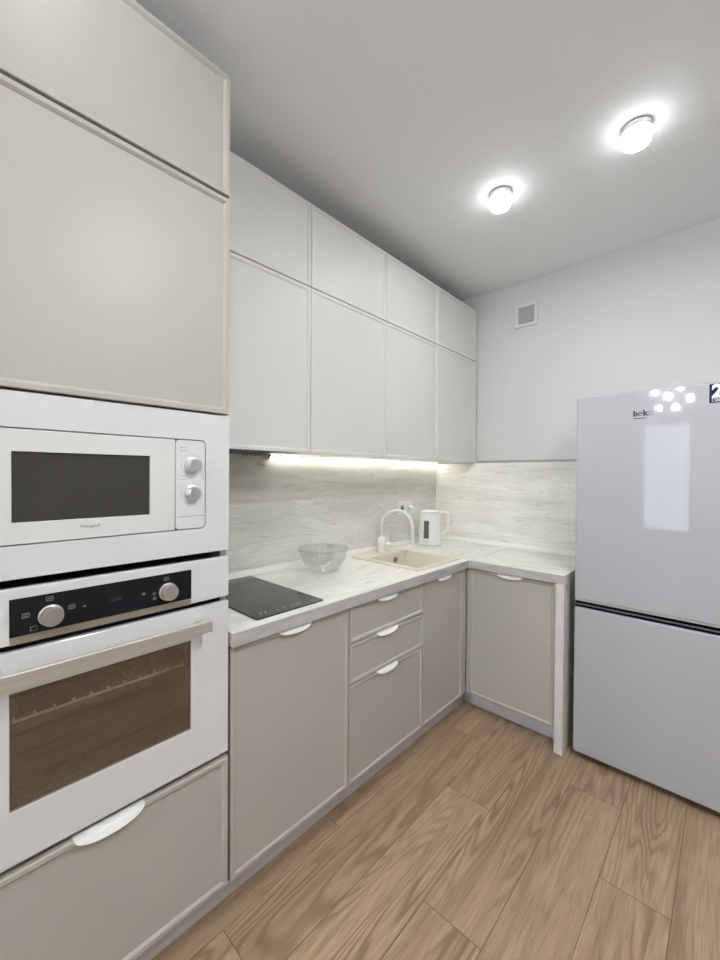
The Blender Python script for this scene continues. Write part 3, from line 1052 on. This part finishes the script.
# ================================================================= kettle
kx, ky, kz = 0.182, 2.230, 0.8507
kt = thing('kettle', 'white electric kettle with a dark water gauge, left of the corner', 'kettle', (kx, ky, kz))
link('power_base', lathe(B(), [(0, 0), (0.071, 0), (0.073, 0.004), (0.071, 0.013), (0.060, 0.015), (0, 0.015)], (kx, ky, kz), 'z', 40), 'white', kt, smooth=True)
link('base_ring', lathe(B(), [(0, 0.0155), (0.068, 0.0155), (0.068, 0.0195), (0, 0.0195)], (kx, ky, kz), 'z', 40), 'alu', kt, smooth=True)
body = link('body', lathe(B(), [(0, 0.020), (0.0700, 0.020), (0.0725, 0.026), (0.0715, 0.060), (0.0680, 0.140), (0.0650, 0.205), (0.0645, 0.222), (0.062, 0.2235), (0, 0.2235)], (kx, ky, kz), 'z', 48), 'white', kt, smooth=True)
lid = link('lid', lathe(B(), [(0, 0.224), (0.0600, 0.224), (0.0625, 0.227), (0.0615, 0.232), (0.050, 0.2375), (0, 0.239)], (kx, ky, kz), 'z', 44), 'white', kt, smooth=True)
link('lid_ring', lathe(B(), [(0.0605, 0.2236), (0.0650, 0.2236), (0.0650, 0.2266), (0.0605, 0.2266), (0.0605, 0.2236)], (kx, ky, kz), 'z', 44), 'alu', kt, smooth=True)
hdir = Vector((0.80, 0.60, 0)).normalized()
hp = Vector((kx, ky, kz))


def hpt(r, z):
    return hp + hdir * r + Vector((0, 0, z))


bm = B()
prof = [(0.058, 0.236), (0.118, 0.236), (0.124, 0.230), (0.122, 0.112), (0.116, 0.100), (0.068, 0.072), (0.068, 0.086), (0.104, 0.110), (0.108, 0.118), (0.110, 0.214), (0.106, 0.219), (0.058, 0.219)]
side = hdir.cross(Vector((0, 0, 1)))
A_ = [bm.verts.new(hpt(r, z) + side * 0.011) for r, z in prof]
B_ = [bm.verts.new(hpt(r, z) - side * 0.011) for r, z in prof]
n = len(prof)
for k in range(n):
    bm.faces.new((A_[k], A_[(k + 1) % n], B_[(k + 1) % n], B_[k]))
for a, b, c, d_ in ((0, 1, 10, 11), (1, 2, 9, 10), (2, 3, 8, 9), (3, 4, 7, 8), (4, 5, 6, 7)):
    bm.faces.new((A_[a], A_[b], A_[c], A_[d_]))
    bm.faces.new((B_[d_], B_[c], B_[b], B_[a]))
link('handle', bm, 'white', kt, bevel=0.003)
# water gauge: a curved plate following the body
gd = math.atan2(-0.86, 0.22)          # direction towards the room
bm = B()
G = 8
gv = []
for j, (zz, rr) in enumerate(((0.062, 0.0722), (0.090, 0.0710), (0.130, 0.0693), (0.175, 0.0672))):
    row = []
    for k in range(G + 1):
        a = gd + (-0.24 + 0.48 * k / G)
        row.append(bm.verts.new((kx + rr * math.cos(a), ky + rr * math.sin(a), kz + zz)))
    gv.append(row)
for r0, r1 in zip(gv, gv[1:]):
    for k in range(G):
        bm.faces.new((r0[k], r0[k + 1], r1[k + 1], r1[k]))
gw = link('water_gauge', bm, 'kwin', body)
sm = gw.modifiers.new('solid', 'SOLIDIFY')
sm.thickness = 0.0022
sm.offset = 1.0
bm = B()
for k, w in enumerate((0.004, 0.003, 0.004, 0.003, 0.002, 0.004)):
    a = gd - 0.20 + k * 0.075
    rr = 0.0730
    c0 = Vector((kx + rr * math.cos(a), ky + rr * math.sin(a), kz + 0.041))
    tg = Vector((-math.sin(a), math.cos(a), 0))
    vs4 = [bm.verts.new(c0 + tg * s1 * w / 2 + Vector((0, 0, s2 * 0.002))) for s1, s2 in ((-1, -1), (1, -1), (1, 1), (-1, 1))]
    bm.faces.new(vs4)
link('brand_mark', bm, 'mark', body)

# ================================================================= socket and cord
FS = mapper(('X', 0.0095))
so = thing('power_socket', 'white double wall socket in the splashback above the tap and kettle', 'socket', (0.0095, 2.20, 1.098))
link('plate', rounded_plate(('X', 0.0095), 2.104, 2.268, 1.052, 1.143, 0.0, 0.009, 0.006), plain('bright white socket plastic', (0.90, 0.90, 0.88), 0.3), so, bevel=0.002)
for yc in (2.145, 2.227):
    link('socket_ring', lathe(B(), [(0.017, 0.0092), (0.0225, 0.0092), (0.0235, 0.0130), (0.0205, 0.0130), (0.018, 0.0100), (0.017, 0.0092)], FS(yc, 1.098, 0), 'x', 28), 'white', so, smooth=True)
    if yc < 2.2:
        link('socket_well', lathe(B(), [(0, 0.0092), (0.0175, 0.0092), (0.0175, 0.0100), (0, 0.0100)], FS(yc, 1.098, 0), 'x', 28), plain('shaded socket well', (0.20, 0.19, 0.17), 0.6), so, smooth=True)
pl = [(0.0555, 2.227, 1.096), (0.066, 2.231, 1.085), (0.062, 2.242, 1.045), (0.062, 2.262, 0.99), (0.068, 2.272, 0.93), (0.080, 2.277, 0.885), (0.092, 2.277, 0.862), (0.104, 2.272, 0.8565), (0.114, 2.264, 0.8555)]
kc = link('power_cord', tube(B(), pl, 0.0033, 8), 'white', kt, smooth=True)
link('plug', lathe(B(), [(0, 0.0135), (0.0165, 0.0135), (0.0165, 0.022), (0.012, 0.036), (0.008, 0.046), (0, 0.047)], FS(2.227, 1.098, 0), 'x', 20), 'white', kc, smooth=True)

# ================================================================= air vent on the back wall
vt = thing('air_vent', 'small square white ventilation grille high on the back wall', 'vent', (0.657, YB, 2.345))
VF = ('Y', YB - 0.001)
link('frame', window_frame(VF, (0.587, 0.727, 2.272, 2.418), (0.607, 0.706, 2.293, 2.398), 0.0, 0.010), plain('off white vent plastic', (0.68, 0.68, 0.68), 0.5), vt, bevel=0.002)
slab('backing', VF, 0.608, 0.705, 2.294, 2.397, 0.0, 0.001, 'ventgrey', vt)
bm = B()
v0_, v1_, u0_, u1_ = 2.2935, 2.3975, 0.6075, 0.7055


def clipline(u, v, du, dv):
    ts = []
    lo_, hi_ = -1e9, 1e9
    for p, dd, a, b in ((u, du, u0_, u1_), (v, dv, v0_, v1_)):
        t1_, t2_ = (a - p) / dd, (b - p) / dd
        lo_, hi_ = max(lo_, min(t1_, t2_)), min(hi_, max(t1_, t2_))
    return (lo_, hi_) if hi_ > lo_ + 0.003 else None


vm = mapper(VF)
for sgn in (1, -1):
    for k in range(-9, 10):
        uc, vc = 0.6565 + k * 0.0165, 2.3455
        c = clipline(uc, vc, 0.7071, 0.7071 * sgn)
        if c:
            a = vm(uc + 0.7071 * c[0], vc + 0.7071 * sgn * c[0], 0.005)
            b = vm(uc + 0.7071 * c[1], vc + 0.7071 * sgn * c[1], 0.005)
            tube(bm, [a, b], 0.0026, 6)
link('grille', bm, plain('pale grille plastic', (0.55, 0.55, 0.56), 0.5), vt)

# ================================================================= ceiling lamps
lamp_spots = [(0.862, 1.725, 'round white ceiling lamp nearer the wall cabinets, left of the pair'),
              (1.363, 1.726, 'round white ceiling lamp above the fridge side, right of the pair')]


def ceiling_lamp(x, y, label, lit='lamp', lens='lens'):
    t = thing('ceiling_lamp', label, 'lamp', (x, y, H), 'round ceiling lamps')
    link('mount', lathe(B(), [(0, -0.001), (0.0405, -0.001), (0.0405, -0.004), (0, -0.004)], (x, y, H), 'z', 40), 'greyink_shade', t, smooth=True)  # dark grey paints the shadow line between lamp and ceiling
    link('collar', lathe(B(), [(0, -0.0045), (0.0450, -0.0045), (0.0458, -0.007), (0.0452, -0.022), (0, -0.022)], (x, y, H), 'z', 48), 'white', t, smooth=True)
    link('diffuser', lathe(B(), [(0, -0.0225), (0.0440, -0.0225), (0.0445, -0.050), (0.0425, -0.060), (0.0390, -0.0632), (0, -0.0632)], (x, y, H), 'z', 48), lit, t, smooth=True)
    link('lens', lathe(B(), [(0, -0.0636), (0.0378, -0.0636), (0.0376, -0.0639), (0, -0.0640)], (x, y, H), 'z', 48), lens, t, smooth=True)
    return t


for a in lamp_spots:
    ceiling_lamp(*a)
ceiling_lamp(0.862, 0.20, 'added round white fill lamp out of view, over the tall column', 'lamp_fill', 'lens_fill_near')  # unseen pair over the viewer, added to supply fill light
ceiling_lamp(1.363, 0.20, 'added round white fill lamp out of view, over the viewer', 'lamp_fill', 'lens_fill_near')

ceiling_lamp(1.864, 0.70, 'added round white fill lamp out of view, right of the pair', 'lamp_fill', 'lens_fill_right')  # unseen lamps added to light the base cabinets from the right
ceiling_lamp(2.30, 0.70, 'added round white fill lamp out of view, farthest right', 'lamp_fill', 'lens_fill_right')

# ================================================================= fridge
fr = thing('fridge', 'tall white two-door fridge freezer at the right edge', 'fridge', (1.395, 2.32, 0.0))
F0, F1, FYF = 1.0965, 1.6915, 2.050
FF = ('Y', FYF)
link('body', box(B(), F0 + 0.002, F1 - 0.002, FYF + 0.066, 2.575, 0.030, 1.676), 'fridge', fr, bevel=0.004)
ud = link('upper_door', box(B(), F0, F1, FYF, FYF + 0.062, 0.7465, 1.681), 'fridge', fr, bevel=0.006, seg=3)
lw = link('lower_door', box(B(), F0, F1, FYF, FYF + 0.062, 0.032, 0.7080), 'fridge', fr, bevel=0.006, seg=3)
rc = link('grip_recess', box(B(), F0 + 0.001, F1 - 0.001, FYF + 0.014, FYF + 0.066, 0.7085, 0.7460), 'gapblack', fr)
link('grip_lip', box(B(), F0 + 0.002, F1 - 0.002, FYF + 0.004, FYF + 0.0138, 0.7205, 0.7250), plain('dark grey lip', (0.13, 0.13, 0.15), 0.3), fr, bevel=0.001)
link('door_edge', box(B(), F0 + 0.002, F1 - 0.002, FYF + 0.003, FYF + 0.0138, 0.7395, 0.7462), plain('silver door edge', (0.50, 0.50, 0.54), 0.3), fr)
for xx in (F0 + 0.04, F1 - 0.09):
    for yy in (FYF + 0.09, 2.50):
        link('foot', box(B(), xx, xx + 0.05, yy, yy + 0.04, 0.001, 0.0295), 'gapblack', fr)
lettering('brand_lettering', 'b', 0.032, FF, 1.3155, 1.5750, 0.0002, 'ink', ud, bold=0.0015)
lettering('brand_lettering', 'k', 0.032, FF, 1.3500, 1.5750, 0.0002, 'ink', ud, bold=0.0015)


def ring_letter(u, v, w, h, t, m, bar):
    """round lower-case letter as a flat oval band; with a bar it opens at the lower right like an e"""
    bm_ = B()
    S = 28
    a0, a1 = (0.0, 2 * PI * 0.88) if bar else (0.0, 2 * PI)
    fm = mapper(FF)
    last = None
    for k in range(S + 1):
        a = a0 + (a1 - a0) * k / S
        c_, s_ = math.cos(a), math.sin(a)
        pr_ = [bm_.verts.new(fm(u + (w - q) * c_, v + (h - q) * s_, n_)) for q, n_ in ((0, 0.0001), (0, 0.0006), (t, 0.0006), (t, 0.0001))]
        if last:
            for i_ in range(3):
                bm_.faces.new((last[i_], pr_[i_], pr_[i_ + 1], last[i_ + 1]))
        last = pr_
    if bar:
        p_, q_ = fm(u - w + t, v - t * 0.5, 0.0001), fm(u + w - 0.0002, v + t * 0.5, 0.0006)
        box(bm_, min(p_[0], q_[0]), max(p_[0], q_[0]), min(p_[1], q_[1]), max(p_[1], q_[1]), min(p_[2], q_[2]), max(p_[2], q_[2]))
    link('brand_lettering', bm_, m, ud)


ring_letter(1.3405, 1.5835, 0.0082, 0.0088, 0.0030, 'ink', True)
ring_letter(1.3755, 1.5835, 0.0085, 0.0088, 0.0030, 'blueink', False)
slab('brand_underline', FF, 1.3165, 1.3620, 1.5625, 1.5660, 0.0001, 0.0006, 'ink', ud)
stk = slab('warranty_sticker', FF, 1.5605, 1.6750, 1.6020, 1.6745, 0.0001, 0.0006, 'navy', ud)
lettering('sticker_number', '2', 0.066, FF, 1.5680, 1.6250, 0.0008, 'paleink', ud, bold=0.0028, sx=0.98)
lettering('sticker_text', 'ГОДА', 0.0135, FF, 1.5675, 1.6105, 0.0008, 'paleink', ud, bold=0.0003)
slab('sticker_rule', FF, 1.5675, 1.6650, 1.6070, 1.6080, 0.0006, 0.0010, 'paleink', ud)

# ================================================================= chandelier in the living zone (mirrored in the fridge door)
chx, chy = 1.02, -1.95
ch = thing('chandelier', 'six-bulb ceiling chandelier behind the viewer, mirrored in the fridge door', 'chandelier', (chx, chy, H))
link('canopy', lathe(B(), [(0, -0.001), (0.06, -0.001), (0.055, -0.025), (0.012, -0.03), (0.012, -0.26), (0.03, -0.28), (0, -0.30)], (chx, chy, H), 'z', 28), 'white', ch, smooth=True)
for ex, ey, zz in ((0.92, -1.95, 2.35), (1.07, -1.80, 2.26), (0.95, -2.10, 2.17), (1.18, -1.75, 2.34), (1.12, -2.05, 2.16), (1.26, -1.90, 2.23)):
    a = math.atan2(ey - chy, ex - chx)
    ar = link('arm', tube(B(), [(chx + 0.01 * math.cos(a), chy + 0.01 * math.sin(a), H - 0.25), (chx + 0.1 * math.cos(a), chy + 0.1 * math.sin(a), zz + 0.06), (ex, ey, zz + 0.05), (ex, ey, zz + 0.045)], 0.006, 8), 'white', ch, smooth=True)
    link('bulb', lathe(B(), [(0, 0.040), (0.009, 0.039), (0.015, 0.018), (0.0205, 0.0), (0.016, -0.013), (0.009, -0.019), (0, -0.0205)], (ex, ey, zz), 'z', 20), 'bulb', ar, smooth=True)
